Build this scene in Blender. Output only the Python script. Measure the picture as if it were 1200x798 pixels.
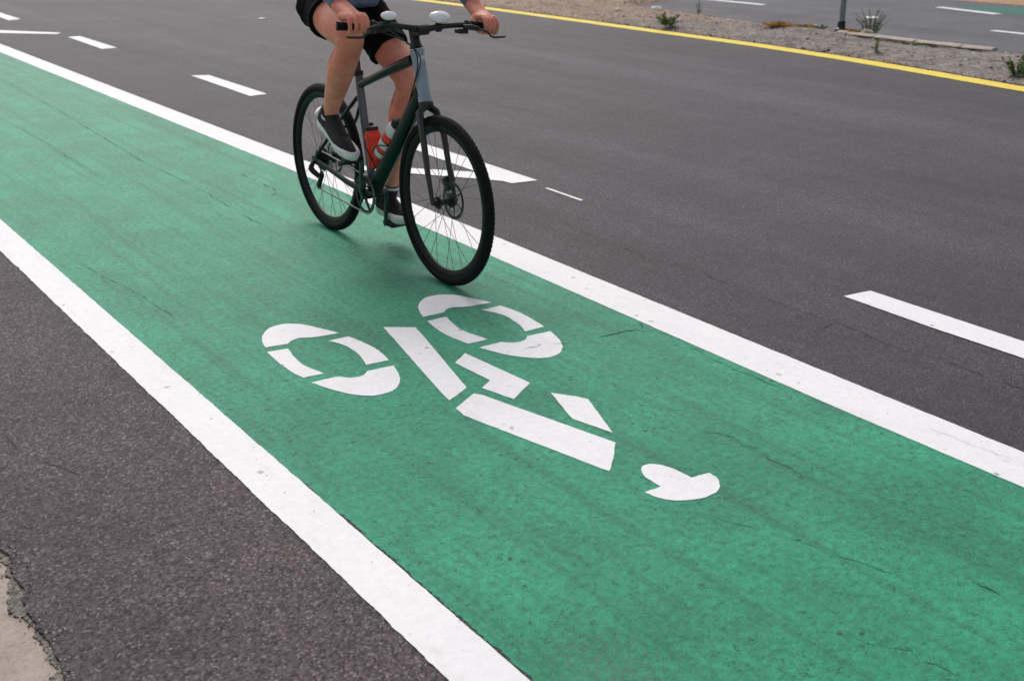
import bpy, math, random
from math import sin, cos, pi, radians, hypot, atan2
from mathutils import Vector, Matrix, noise, geometry
random.seed(7)
S = bpy.context.scene
for o in list(bpy.data.objects): bpy.data.objects.remove(o)
C = S.collection

# ------------------------------------------------------------------ camera, sky, sun, exposure
cam = bpy.data.cameras.new('camera'); co = bpy.data.objects.new('camera', cam); C.objects.link(co)
co.location = (0, 0, 1.5346)
co.rotation_euler = (radians(90 - 20.785), 0, radians(-35.208))
cam.sensor_width = 36; cam.lens = 41.1; cam.clip_start = .05; cam.clip_end = 2000
cam.dof.use_dof = True; cam.dof.focus_distance = 4.0; cam.dof.aperture_fstop = 5.6
S.camera = co
SUN_EL, SUN_AZ = radians(50), radians(16)          # azimuth from +Y towards +X
w = bpy.data.worlds.new('World'); S.world = w; w.use_nodes = True
wn = w.node_tree; bg = wn.nodes['Background']
sky = wn.nodes.new('ShaderNodeTexSky'); sky.sky_type = 'NISHITA'; sky.sun_disc = False
sky.sun_elevation = SUN_EL; sky.sun_rotation = SUN_AZ; sky.dust_density = 4; sky.air_density = 1; sky.ozone_density = 1
hs = wn.nodes.new('ShaderNodeHueSaturation'); hs.inputs['Saturation'].default_value = .42   # thin cloud greys the sky
wn.links.new(sky.outputs[0], hs.inputs['Color']); wn.links.new(hs.outputs[0], bg.inputs['Color'])
bg.inputs['Strength'].default_value = .11
sl = bpy.data.lights.new('sun', 'SUN'); sl.energy = 1.5; sl.angle = radians(34); sl.color = (1, .965, .92)
so = bpy.data.objects.new('sun', sl); C.objects.link(so)
sd = Vector((sin(SUN_AZ)*cos(SUN_EL), cos(SUN_AZ)*cos(SUN_EL), sin(SUN_EL)))
so.rotation_euler = sd.to_track_quat('Z', 'Y').to_euler(); so.location = (5, 3, 12)
S.view_settings.view_transform = 'Standard'; S.view_settings.look = 'None'
S.view_settings.exposure = 0.30; S.view_settings.gamma = 1
S.render.engine = 'CYCLES'

# ------------------------------------------------------------------ helpers
class G:
    """collects faces; build() links them as one mesh object"""
    def __init__(s): s.v = []; s.f = []; s.m = []; s.mi = 0
    def add(s, vs, fs):
        b = len(s.v); s.v += [tuple(v) for v in vs]
        for f in fs: s.f.append(tuple(b + i for i in f)); s.m.append(s.mi)
        return s
    def tube(s, pts, rad, n=12, caps=True, closed=False, flat=None):
        pts = [Vector(p) for p in pts]; k = len(pts)
        if not hasattr(rad, '__len__'): rad = [rad]*k
        tg = []
        for i in range(k):
            a = pts[(i-1) % k] if closed or i else pts[0]; b = pts[(i+1) % k] if closed or i < k-1 else pts[-1]
            tg.append((b-a).normalized())
        up = Vector((1, 0, 0)) if abs(tg[0].x) < .8 else Vector((0, 0, 1))
        nrm = (up - tg[0]*up.dot(tg[0])).normalized()
        vs = []
        for i in range(k):
            nrm = (nrm - tg[i]*nrm.dot(tg[i])).normalized(); bn = tg[i].cross(nrm)
            e = flat if flat else (1, 1)
            for j in range(n):
                a = 2*pi*j/n; vs.append(pts[i] + nrm*(cos(a)*rad[i]*e[0]) + bn*(sin(a)*rad[i]*e[1]))
        fs = []
        for i in range(k if closed else k-1):
            i2 = (i+1) % k
            for j in range(n):
                j2 = (j+1) % n; fs.append((i*n+j, i*n+j2, i2*n+j2, i2*n+j))
        if caps and not closed:
            fs.append(tuple(range(n-1, -1, -1))); fs.append(tuple((k-1)*n+j for j in range(n)))
        return s.add(vs, fs)
    def limb(s, pts, rad, n=16, flat=None):
        """smooth tapered tube with round ends"""
        P = catmull([Vector(p).to_tuple() + (r,) for p, r in zip(pts, rad)], 6)
        pp = [Vector(p[:3]) for p in P]; rr = [p[3] for p in P]
        d0 = (pp[0]-pp[1]).normalized(); d1 = (pp[-1]-pp[-2]).normalized()
        A = [(pp[0]+d0*rr[0]*sin(a), rr[0]*cos(a)) for a in (1.45, 1.15, .8, .4)]
        B = [(pp[-1]+d1*rr[-1]*sin(a), rr[-1]*cos(a)) for a in (.4, .8, 1.15, 1.45)]
        q = A + list(zip(pp, rr)) + B
        return s.tube([x[0] for x in q], [x[1] for x in q], n, flat=flat)
    def lathe(s, c, ax, prof, n=32, closed=False):
        c = Vector(c); ax = Vector(ax).normalized(); u = ax.orthogonal().normalized(); v = ax.cross(u)
        if closed: prof = list(prof) + [prof[0]]
        vs = []; fs = []; k = len(prof)
        for r, t in prof:
            for j in range(n):
                a = 2*pi*j/n; vs.append(c + ax*t + (u*cos(a)+v*sin(a))*max(r, 1e-5))
        for i in range(k-1):
            for j in range(n):
                j2 = (j+1) % n; fs.append((i*n+j, i*n+j2, (i+1)*n+j2, (i+1)*n+j))
        return s.add(vs, fs)
    def ball(s, c, r, rot=None, n=20, m=12):
        if not hasattr(r, '__len__'): r = (r, r, r)
        R = rot.to_matrix() if rot else Matrix.Identity(3)
        vs = []; fs = []; c = Vector(c)
        for i in range(m+1):
            th = pi*(i+.02*(i == 0)-.02*(i == m))/m
            for j in range(n):
                a = 2*pi*j/n; vs.append(c + R @ Vector((r[0]*sin(th)*cos(a), r[1]*sin(th)*sin(a), r[2]*cos(th))))
        for i in range(m):
            for j in range(n):
                j2 = (j+1) % n; fs.append((i*n+j, (i+1)*n+j, (i+1)*n+j2, i*n+j2))
        fs.append(tuple(range(n))); fs.append(tuple(m*n+j for j in range(n-1, -1, -1)))
        return s.add(vs, fs)
    def box(s, c, size, rot=None, bev=.15):
        """box with chamfered long edges"""
        R = rot.to_matrix() if rot else Matrix.Identity(3); c = Vector(c); x, y, z = [q/2 for q in size]
        b = min(x, y, z)*bev*2; vs = []
        for zz, i in ((-z, b), (-z+b, 0), (z-b, 0), (z, b)):
            X, Y = x-i, y-i
            for px, py in ((X-b, Y), (X, Y-b), (X, -Y+b), (X-b, -Y), (-X+b, -Y), (-X, -Y+b), (-X, Y-b), (-X+b, Y)):
                vs.append(c + R @ Vector((px, py, zz)))
        fs = [tuple(range(8)), tuple(range(31, 23, -1))]
        for k in range(3):
            for j in range(8): fs.append((k*8+j, (k+1)*8+j, (k+1)*8+(j+1) % 8, k*8+(j+1) % 8))
        return s.add(vs, fs)
    def poly(s, pts, z):
        vs = [Vector((p[0], p[1], z)) for p in pts]
        tr = geometry.tessellate_polygon([vs]); out = []
        for a, b, c in tr:
            cr = (vs[b]-vs[a]).cross(vs[c]-vs[a]).z
            out.append((a, b, c) if cr > 0 else (a, c, b))
        return s.add(vs, out)
    def build(s, name, mats, parent=None, smooth=True, ang=40):
        me = bpy.data.meshes.new(name); me.from_pydata(s.v, [], s.f)
        if not isinstance(mats, (list, tuple)): mats = [mats]
        for m in mats: me.materials.append(getattr(m, 'm', m))
        for p, mi in zip(me.polygons, s.m): p.material_index = mi
        if smooth:
            for p in me.polygons: p.use_smooth = True
            me.set_sharp_from_angle(angle=radians(ang))
        me.validate(); me.update()
        o = bpy.data.objects.new(name, me); C.objects.link(o)
        if parent: o.parent = parent
        return o
def catmull(P, n):
    """P: list of tuples, any dimension"""
    out = []
    for i in range(len(P)-1):
        p0 = P[max(i-1, 0)]; p1 = P[i]; p2 = P[i+1]; p3 = P[min(i+2, len(P)-1)]
        for k in range(n):
            t = k/n
            out.append(tuple(.5*((2*b)+(-a+c)*t+(2*a-5*b+4*c-d)*t*t+(-a+3*b-3*c+d)*t**3) for a, b, c, d in zip(p0, p1, p2, p3)))
    out.append(tuple(P[-1])); return out
def tag(o, label=None, cat=None, group=None, kind=None):
    if label: o['label'] = label
    if cat: o['category'] = cat
    if group: o['group'] = group
    if kind: o['kind'] = kind
    return o
def empty(name, loc=(0, 0, 0)):
    o = bpy.data.objects.new(name, None); C.objects.link(o); o.location = loc; o.empty_display_size = .1; return o
def reparent(o, p):
    """parent without moving: o was built in world space"""
    o.parent = p; o.matrix_parent_inverse = Matrix.Translation(-p.location); return o
def remeshed(g, name, mat, parent, voxel, smooth=6):
    """fuse the overlapping shapes of g into one continuous skin"""
    t = g.build(name + '_raw', mat, smooth=False)
    m = t.modifiers.new('r', 'REMESH'); m.mode = 'VOXEL'; m.voxel_size = voxel; m.use_smooth_shade = True
    if smooth: k = t.modifiers.new('s', 'SMOOTH'); k.factor = .5; k.iterations = smooth
    dg = bpy.context.evaluated_depsgraph_get()
    me = bpy.data.meshes.new_from_object(t.evaluated_get(dg)); me.name = name
    bpy.data.objects.remove(t)
    me.materials.clear(); me.materials.append(getattr(mat, 'm', mat))
    for p in me.polygons: p.use_smooth = True; p.material_index = 0
    o = bpy.data.objects.new(name, me); C.objects.link(o); o.parent = parent; return o

# ------------------------------------------------------------------ materials
class NT:
    def __init__(s, name):
        s.m = bpy.data.materials.new(name); s.m.use_nodes = True; s.t = s.m.node_tree; s.b = s.t.nodes['Principled BSDF']
        s.geo = s.t.nodes.new('ShaderNodeNewGeometry'); s.pos = s.geo.outputs['Position']
        tc = s.t.nodes.new('ShaderNodeTexCoord'); s.obj = tc.outputs['Object']
    def link(s, a, b): s.t.links.new(a, b)
    def scale(s, v, sc):
        n = s.t.nodes.new('ShaderNodeMapping'); n.inputs['Scale'].default_value = sc; s.link(v, n.inputs['Vector']); return n.outputs[0]
    def noise(s, sc, det=4, rough=.55, vec=None, dist=0):
        n = s.t.nodes.new('ShaderNodeTexNoise'); n.inputs['Scale'].default_value = sc; n.inputs['Detail'].default_value = det
        n.inputs['Roughness'].default_value = rough; n.inputs['Distortion'].default_value = dist
        s.link(vec or s.pos, n.inputs['Vector']); return n.outputs['Fac']
    def voro(s, sc, feat='F1', vec=None, rnd=1):
        n = s.t.nodes.new('ShaderNodeTexVoronoi'); n.feature = feat; n.inputs['Scale'].default_value = sc
        n.inputs['Randomness'].default_value = rnd; s.link(vec or s.pos, n.inputs['Vector']); return n
    def ramp(s, v, stops, interp='LINEAR'):
        n = s.t.nodes.new('ShaderNodeValToRGB'); e = n.color_ramp.elements; n.color_ramp.interpolation = interp
        while len(e) < len(stops): e.new(.5)
        for el, (p, c) in zip(e, stops):
            el.position = p; el.color = (c, c, c, 1) if not hasattr(c, '__len__') else tuple(c) + (1,)
        s.link(v, n.inputs[0]); return n.outputs[0]
    def mix(s, f, a, b, mode='MIX'):
        n = s.t.nodes.new('ShaderNodeMix'); n.data_type = 'RGBA'; n.blend_type = mode
        for sock, v in ((n.inputs[0], f), (n.inputs[6], a), (n.inputs[7], b)):
            if hasattr(v, 'links') or isinstance(v, bpy.types.NodeSocket): s.link(v, sock)
            elif hasattr(v, '__len__'): sock.default_value = tuple(v) + (1,)
            elif sock.type == 'RGBA': sock.default_value = (v, v, v, 1)
            else: sock.default_value = v
        return n.outputs[2]
    def math(s, op, a, b=0.0, clamp=False):
        n = s.t.nodes.new('ShaderNodeMath'); n.operation = op; n.use_clamp = clamp
        for sock, v in ((n.inputs[0], a), (n.inputs[1], b)):
            if isinstance(v, bpy.types.NodeSocket): s.link(v, sock)
            else: sock.default_value = v
        return n.outputs[0]
    def sep(s, v=None):
        n = s.t.nodes.new('ShaderNodeSeparateXYZ'); s.link(v or s.pos, n.inputs[0]); return n.outputs
    def bump(s, h, dist=.002, st=1.0, prev=None):
        n = s.t.nodes.new('ShaderNodeBump'); n.inputs['Distance'].default_value = dist; n.inputs['Strength'].default_value = st
        s.link(h, n.inputs['Height'])
        if prev: s.link(prev, n.inputs['Normal'])
        s.link(n.outputs[0], s.b.inputs['Normal']); return n.outputs[0]
    def col(s, c):
        if isinstance(c, bpy.types.NodeSocket): s.link(c, s.b.inputs['Base Color'])
        else: s.b.inputs['Base Color'].default_value = tuple(c) + (1,)
    def set(s, rough=.7, spec=.5, metal=0):
        for k, v in (('Roughness', rough), ('Specular IOR Level', spec), ('Metallic', metal)):
            if isinstance(v, bpy.types.NodeSocket): s.link(v, s.b.inputs[k])
            else: s.b.inputs[k].default_value = v

def asphalt(name, lo, hi, stone, grain=190, fleck=.5, warm=None, rough=.78, patch=(.82, 1.18), streak=(.86, 1.12), clump=(.86, 1.14), spec=.36):
    m = NT(name)
    wob = m.t.nodes.new('ShaderNodeTexNoise'); wob.inputs['Scale'].default_value = grain*.9; wob.inputs['Detail'].default_value = 2; m.link(m.pos, wob.inputs['Vector'])
    vm = m.t.nodes.new('ShaderNodeVectorMath'); vm.operation = 'MULTIPLY_ADD'; m.link(wob.outputs['Color'], vm.inputs[0]); vm.inputs[1].default_value = (.9/grain,)*3; m.link(m.pos, vm.inputs[2])
    p = vm.outputs[0]
    v = m.voro(grain, vec=p); cr = m.sep(v.outputs['Color'])        # every stone in the mix has its own tone
    v2 = m.voro(grain*.45, vec=p); cr2 = m.sep(v2.outputs['Color'])
    base = m.mix(m.ramp(cr[0], [(.05, 0), (.9, 1)]), lo, hi)
    base = m.mix(m.math('MULTIPLY', m.ramp(cr[1], [(.86, 0), (.97, 1)]), fleck), base, stone)
    big = m.math('MULTIPLY', m.ramp(cr2[0], [(.93, 0), (.98, 1)]), m.ramp(v2.outputs['Distance'], [(.25, 1), (.42, 0)]))
    base = m.mix(m.math('MULTIPLY', big, fleck), base, stone)
    gap = m.ramp(m.noise(grain*.5, 4, .7), [(.30, .50), (.46, 1)]); base = m.mix(1.0, base, gap, 'MULTIPLY')
    for sc, a_, b_ in ((1.3, patch[0], patch[1]), (9, .90, 1.10), (38, clump[0], clump[1])):
        base = m.mix(1.0, base, m.ramp(m.noise(sc, 4, .62), [(.3, a_), (.7, b_)]), 'MULTIPLY')
    base = m.mix(1.0, base, m.ramp(m.noise(1.0, 4, .6, m.scale(m.pos, (1.7, .13, 1))), [(.32, streak[0]), (.68, streak[1])]), 'MULTIPLY')
    if streak[0] < .8: base = m.mix(1.0, base, m.ramp(m.noise(1.0, 3, .5, m.scale(m.pos, (.75, .035, 1))), [(.36, .74), (.62, 1.12)]), 'MULTIPLY')
    base = m.mix(1.0, base, m.ramp(m.noise(1.0, 5, .7, m.scale(m.pos, (14, 1.6, 1))), [(.3, .92), (.7, 1.08)]), 'MULTIPLY')
    if warm:
        base = m.mix(m.ramp(m.noise(2.6, 4, .6), [(.48, 0), (.72, .32)]), base, m.mix(1.0, base, warm, 'MULTIPLY'))
    m.col(base); m.set(rough, spec)
    h = m.math('ADD', m.math('MULTIPLY', v.outputs['Distance'], -.6), m.noise(grain*.6, 5, .7))
    m.bump(h, .0055, .9)
    return m
ROAD = asphalt('asphalt', (.022, .0185, .024), (.074, .065, .079), (.25, .23, .245), 190, .42, streak=(.70, 1.22), rough=.70)
NEAR = asphalt('shoulder_asphalt', (.028, .019, .022), (.112, .088, .097), (.30, .27, .275), 165, .55, warm=(1.22, 1.04, .86), patch=(.86, 1.14), streak=(.94, 1.06), clump=(.78, 1.22))
FARR = asphalt('worn_asphalt', (.060, .058, .066), (.130, .126, .140), (.25, .24, .25), 120, .3, patch=(.8, 1.15))

def paint_mat(name, col, var, dirt, pits=.30, rough=.55, grain=170, worn=None, blotch=None, spec=.5, mott=(.90, 1.04), bumpd=.002, pitw=.85, specks=0):
    m = NT(name)
    base = m.mix(m.ramp(m.noise(2.2, 5, .6), [(.3, 0), (.7, 1)]), col, var)
    if blotch:
        b = m.ramp(m.noise(3.4, 6, .68, dist=.6), [(.44, 0), (.70, .5)]); base = m.mix(b, base, blotch)
        s2 = m.ramp(m.noise(1.0, 5, .65, m.scale(m.pos, (15, .30, 1))), [(.50, 0), (.66, .62)]); base = m.mix(s2, base, blotch)
        s3 = m.ramp(m.noise(1.0, 5, .6, m.scale(m.pos, (3, .8, 1))), [(.35, .84), (.66, 1.10)]); base = m.mix(1.0, base, s3, 'MULTIPLY')
    base = m.mix(1.0, base, m.ramp(m.noise(grain*.6, 5, .75), [(.30, mott[0]), (.68, mott[1])]), 'MULTIPLY')
    g = m.noise(grain*.55, 6, .75)
    clus = m.noise(5, 3, .6)
    fine = m.noise(grain*2.2, 4, .7)
    g = m.math('ADD', m.math('MULTIPLY', g, .62), m.math('MULTIPLY', fine, .38))
    pit = m.ramp(m.math('ADD', g, m.math('MULTIPLY', clus, .16)), [(pits, 1), (pits+.05, 0)])
    base = m.mix(m.math('MULTIPLY', pit, pitw), base, dirt)
    if specks:
        wv = m.t.nodes.new('ShaderNodeTexNoise'); wv.inputs['Scale'].default_value = 70; m.link(m.pos, wv.inputs['Vector'])
        vm = m.t.nodes.new('ShaderNodeVectorMath'); vm.operation = 'MULTIPLY_ADD'; m.link(wv.outputs['Color'], vm.inputs[0]); vm.inputs[1].default_value = (.030,)*3; m.link(m.pos, vm.inputs[2])
        for sc, th in ((specks, .90), (specks*2.3, .93)):
            v = m.voro(sc, vec=vm.outputs[0]); c_ = m.sep(v.outputs['Color'])
            hole = m.math('MULTIPLY', m.ramp(m.math('ADD', c_[0], m.math('MULTIPLY', clus, .10)), [(th+.03, 0), (th+.07, 1)]), m.ramp(v.outputs['Distance'], [(.10, .9), (.24, 0)]))
            base = m.mix(hole, base, dirt)
        lt = m.ramp(m.noise(120, 3, .8), [(.70, 0), (.76, .35)]); base = m.mix(lt, base, tuple(min(.8, q+.12) for q in col))
        gr = m.ramp(m.noise(1.0, 6, .75, m.scale(m.pos, (9, 2.2, 1))), [(.54, 0), (.74, .22)]); base = m.mix(gr, base, dirt)
    if worn:
        x, y, z = m.sep()
        # the strip scuffed bare next to the white line near the kerb side
        dx = m.math('SUBTRACT', x, worn[0]); dy = m.math('SUBTRACT', y, worn[1])
        d = m.math('ADD', m.math('MULTIPLY', m.math('MULTIPLY', dx, dx), 1/worn[2]**2), m.math('MULTIPLY', m.math('MULTIPLY', dy, dy), 1/worn[3]**2))
        near = m.ramp(d, [(0, .16), (1, 0)])
        k = m.ramp(m.math('ADD', m.noise(75, 6, .85), near), [(.62, 0), (.72, .6)]); base = m.mix(k, base, (.085, .095, .085))
    m.col(base)
    m.set(m.ramp(g, [(.3, rough+.2), (.6, rough)]), spec)
    h = m.math('ADD', g, m.math('MULTIPLY', m.noise(grain*1.6, 3, .6), .35))
    m.bump(h, bumpd, .8); return m
GREEN = paint_mat('green_paint', (.012, .242, .132), (.024, .300, .172), (.008, .040, .026), .455, .54, 75, worn=(1.36, 1.50, .20, .35), blotch=(.012, .155, .085), spec=.33, mott=(.58, 1.34), specks=26, bumpd=.006, pitw=.75)
WHITE = paint_mat('white_paint', (.71, .70, .715), (.76, .75, .76), (.30, .275, .265), .385, .6, 60, mott=(.92, 1.03), bumpd=.0012, specks=20)
YELLOW = paint_mat('yellow_paint', (.72, .53, .03), (.78, .60, .05), (.30, .22, .05), .40, .6, 50, mott=(.86, 1.05), specks=14)

def concrete_mat():
    m = NT('kerb_concrete')
    b = m.mix(m.ramp(m.noise(9, 6, .7), [(.3, 0), (.7, 1)]), (.36, .295, .25), (.50, .42, .36))
    b = m.mix(m.ramp(m.noise(110, 5, .8), [(.34, .8), (.42, 0)]), b, (.12, .10, .08))
    b = m.mix(m.ramp(m.noise(28, 5, .7), [(.62, 0), (.75, .5)]), b, (.25, .20, .15))
    b = m.mix(1.0, b, m.ramp(m.noise(70, 6, .8), [(.3, .88), (.66, 1.30)]), 'MULTIPLY')
    m.col(b); m.set(.85, .3); m.bump(m.noise(90, 6, .8), .009, .9); return m
CONC = concrete_mat()
def dirt_mat(name, a, b, c, sc=1.0, gravel=60):
    m = NT(name)
    k = m.mix(m.ramp(m.noise(1.5*sc, 6, .65), [(.35, 0), (.65, 1)]), a, b)
    k = m.mix(m.ramp(m.noise(9*sc, 5, .7), [(.45, 0), (.7, .8)]), k, c)
    v = m.voro(gravel); k = m.mix(1.0, k, m.ramp(m.sep(v.outputs['Color'])[1], [(0, .6), (1, 1.4)]), 'MULTIPLY')
    m.col(k); m.set(.95, .2)
    m.bump(m.math('ADD', m.noise(25, 6, .7), m.math('MULTIPLY', v.outputs['Distance'], -.5)), .03, .8); return m
DIRT = dirt_mat('dry_dirt', (.33, .235, .175), (.25, .195, .155), (.42, .32, .25))
SAND = dirt_mat('orange_sand', (.46, .27, .14), (.38, .25, .15), (.55, .38, .24))
def median_mat():
    m = NT('median_surface'); x, y, z = m.sep()
    n = m.noise(1.4, 5, .65)
    grey = m.mix(m.ramp(m.noise(7, 5, .7), [(.3, 0), (.7, 1)]), (.18, .155, .145), (.30, .265, .245))
    tan = m.mix(m.ramp(m.noise(4, 6, .7), [(.35, 0), (.7, 1)]), (.27, .195, .155), (.40, .30, .235))
    f = m.math('ADD', m.math('MULTIPLY', m.math('SUBTRACT', y, 10.9), .55), m.math('MULTIPLY', m.math('SUBTRACT', n, .5), 2.2))
    f = m.math('ADD', f, m.math('MULTIPLY', m.math('SUBTRACT', x, 10.9), .7))
    k = m.mix(m.ramp(f, [(0, 0), (.7, 1)]), grey, tan)
    k = m.mix(m.ramp(m.noise(3.2, 5, .7, m.scale(m.pos, (2, .6, 1))), [(.55, 0), (.66, .7)]), k, (.085, .065, .052))
    k = m.mix(m.ramp(m.noise(2.2, 5, .7), [(.56, 0), (.66, .6)]), k, (.36, .25, .17))
    v = m.voro(38); k = m.mix(1.0, k, m.ramp(m.sep(v.outputs['Color'])[1], [(0, .62), (1, 1.38)]), 'MULTIPLY')
    m.col(k); m.set(.95, .2)
    m.bump(m.math('ADD', m.noise(22, 6, .7), m.math('MULTIPLY', v.outputs['Distance'], -.6)), .03, .8); return m
MEDIAN = median_mat()

def simple(name, col, rough=.5, metal=0, spec=.5, nsc=0, var=.15, bumpd=0, bsc=200, coat=0):
    m = NT(name)
    if nsc:
        a = tuple(c*(1-var) for c in col); b = tuple(min(1, c*(1+var)) for c in col)
        m.col(m.mix(m.ramp(m.noise(nsc, 4, .6, m.obj), [(.3, 0), (.7, 1)]), a, b))
    else: m.col(col)
    m.set(rough, spec, metal)
    if bumpd: m.bump(m.noise(bsc, 4, .6, m.obj), bumpd, .7)
    if coat: m.b.inputs['Coat Weight'].default_value = coat; m.b.inputs['Coat Roughness'].default_value = .15
    return m
CRACK = simple('crack_gap', (.034, .031, .031), .95, spec=.1, nsc=40, var=.4)
GCRACK = simple('crack_in_paint', (.030, .060, .046), .95, spec=.1, nsc=40, var=.5)
WCRACK = simple('crack_in_white_paint', (.30, .29, .285), .9, spec=.1, nsc=60, var=.4)
RUBBER = simple('rubber', (.006, .006, .007), .75, spec=.18, nsc=60, var=.3, bumpd=.0008, bsc=300)
RIMM = simple('rim_black', (.005, .005, .006), .45, spec=.25, nsc=8)
FRAMEM = simple('frame_paint', (.005, .009, .008), .38, spec=.35, nsc=6, coat=.12)
HEADM = simple('head_tube_skylit_paint', (.23, .30, .38), .3, spec=.5, nsc=10, coat=.6)  # blue-grey, lightened: sky light on the front face put into the colour
PALEPLATE = simple('pale_plate', (.50, .56, .60), .3, metal=.6)
BLACK = simple('black_plastic', (.009, .009, .010), .5, nsc=30, var=.3)
STEEL = simple('steel', (.45, .45, .47), .3, metal=1, nsc=30)
DSTEEL = simple('dark_steel', (.10, .10, .11), .38, metal=1, nsc=30, var=.3)
ALU = simple('worn_aluminium', (.33, .33, .35), .35, metal=1, nsc=20)
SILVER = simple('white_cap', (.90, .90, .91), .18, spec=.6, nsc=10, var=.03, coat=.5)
REDP = simple('red_plastic', (.88, .05, .025), .35, nsc=10, var=.12)
WHITEP = simple('white_plastic', (.72, .72, .75), .4, nsc=12, var=.06)
SHOEB = simple('shoe_black', (.011, .011, .012), .75, nsc=50, var=.4, bumpd=.001, bsc=260)
SHOEW = simple('shoe_white', (.78, .77, .76), .6, nsc=30, var=.12, bumpd=.0008)
SHOEG = simple('shoe_grey', (.20, .19, .19), .7, nsc=40)
SHORT = simple('shorts_cloth', (.0045, .0045, .0055), .9, spec=.12, nsc=30, var=.3, bumpd=.0012, bsc=60)
SHIRT = simple('shirt_cloth', (.165, .205, .33), .9, spec=.2, nsc=18, var=.22, bumpd=.004, bsc=26)
SOCK = simple('sock_cloth', (.020, .022, .035), .9, nsc=60)
HELM = simple('helmet_shell', (.55, .56, .58), .35, nsc=10)
HAIR = simple('hair', (.05, .032, .02), .7, nsc=80)
EYE = simple('eye_white', (.75, .73, .70), .2)
IRIS = simple('eye_iris', (.05, .03, .02), .2)
def skin_mat():
    m = NT('skin')
    b = m.mix(m.ramp(m.noise(7, 4, .6, m.obj), [(.3, 0), (.7, 1)]), (.66, .205, .13), (.84, .37, .265))
    b = m.mix(m.ramp(m.noise(22, 4, .6, m.obj), [(.45, 0), (.75, .5)]), b, (.56, .13, .09))
    m.col(b); m.set(.5, .4); m.b.inputs['Subsurface Weight'].default_value = .12
    m.b.inputs['Subsurface Radius'].default_value = (.012, .004, .002); m.b.inputs['Subsurface Scale'].default_value = 1
    m.bump(m.noise(160, 3, .6, m.obj), .0006, .6); return m
SKIN = skin_mat()
POSTM = simple('galvanised_steel', (.20, .245, .26), .55, metal=.35, nsc=14, var=.2, bumpd=.001)
LEAF = simple('weed_leaf', (.12, .20, .05), .7, spec=.3, nsc=30, var=.45)
SAGE = simple('sage_leaf', (.14, .18, .09), .8, spec=.2, nsc=30, var=.35)
DRYW = simple('dry_weed', (.42, .22, .055), .9, spec=.1, nsc=12, var=.5)
STONE = simple('stone', (.46, .40, .34), .9, nsc=12, var=.3, bumpd=.004, bsc=40)
STONEW = simple('pale_stone', (.62, .59, .55), .9, nsc=12, var=.2, bumpd=.004, bsc=40)

# ------------------------------------------------------------------ the setting
def n1(t, seed, sc=1.0): return noise.noise(Vector((t*sc, seed*7.31, seed*1.7)))
def interp(tab, y):
    if y <= tab[0][0]: return tab[0][1]
    for (a, p), (b, q) in zip(tab, tab[1:]):
        if y <= b: return p + (q-p)*(y-a)/(b-a)
    return tab[-1][1]
def frange(a, b, near=.012, k=.0035):
    out = []; y = a
    while y < b: out.append(y); y += near + k*max(0, abs(y-3)-2)**1.6
    out.append(b); return out
def strip(name, xl, xr, z, mat, y0=-3, y1=60, thick=0, near=.012):
    """long sheet between two x(y) edges"""
    g = G(); ys = frange(y0, y1, near); vs = []; fs = []
    for y in ys: vs += [(xl(y), y, z), (xr(y), y, z)]
    for i in range(len(ys)-1): fs.append((2*i, 2*i+1, 2*i+3, 2*i+2))
    g.add(vs, fs)
    if thick:
        vs = []; fs = []
        for y in ys: vs += [(xl(y), y, z), (xl(y)-.004, y, z-thick)]
        for i in range(len(ys)-1): fs.append((2*i, 2*i+2, 2*i+3, 2*i+1))
        g.add(vs, fs)
    return tag(g.build(name, mat, smooth=False), kind='structure')
g = G(); g.poly([(-250, -250), (250, -250), (250, 250), (-250, 250)], -.06)
tag(g.build('ground', SAND, smooth=False), kind='structure')
g = G(); g.poly([(-8, -40), (1.0, -40), (1.0, 120), (-8, 120)], -.011)
tag(g.build('pavement', CONC, smooth=False), kind='structure')

GUT = [(2.203, .407), (2.277, .419), (2.363, .42), (2.423, .412), (2.529, .414), (2.618, .423), (2.718, .426), (2.80, .433), (2.831, .424), (3.2, .43)]
def gutx(y): return interp(GUT, y) + .010*n1(y, 1, 9) + .006*n1(y, 2, 33) + .005*n1(y, 3, 90) + .003*n1(y, 7, 220)
# seam between the coarse shoulder and the road runs under the inner white line
strip('shoulder_asphalt', gutx, lambda y: 1.14, 0, NEAR, -40, 120, .03, .006)
strip('old_asphalt_edge', lambda y: gutx(y) - .012 - .040*max(0, n1(y, 6, 6.0)) - .010*n1(y, 8, 45) - .006*n1(y, 13, 140), lambda y: gutx(y)+.05, -.0065, asphalt('crumbled_asphalt', (.08, .068, .06), (.26, .225, .20), (.42, .38, .33), 120, .4), 0, 9, .02, .006)
strip('asphalt_road', lambda y: 1.14, lambda y: 11.2, 0, ROAD, -40, 120)
strip('far_road', lambda y: 11.2, lambda y: 16.85 + .03*n1(y, 4, 3) + .015*n1(y, 5, 11), 0.0, FARR, -40, 120, 0)
g = G(); g.poly([(16.7, -40), (40, -40), (40, 120), (16.7, 120)], -.02)
tag(g.build('sand_verge', SAND, smooth=False), kind='structure')

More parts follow.
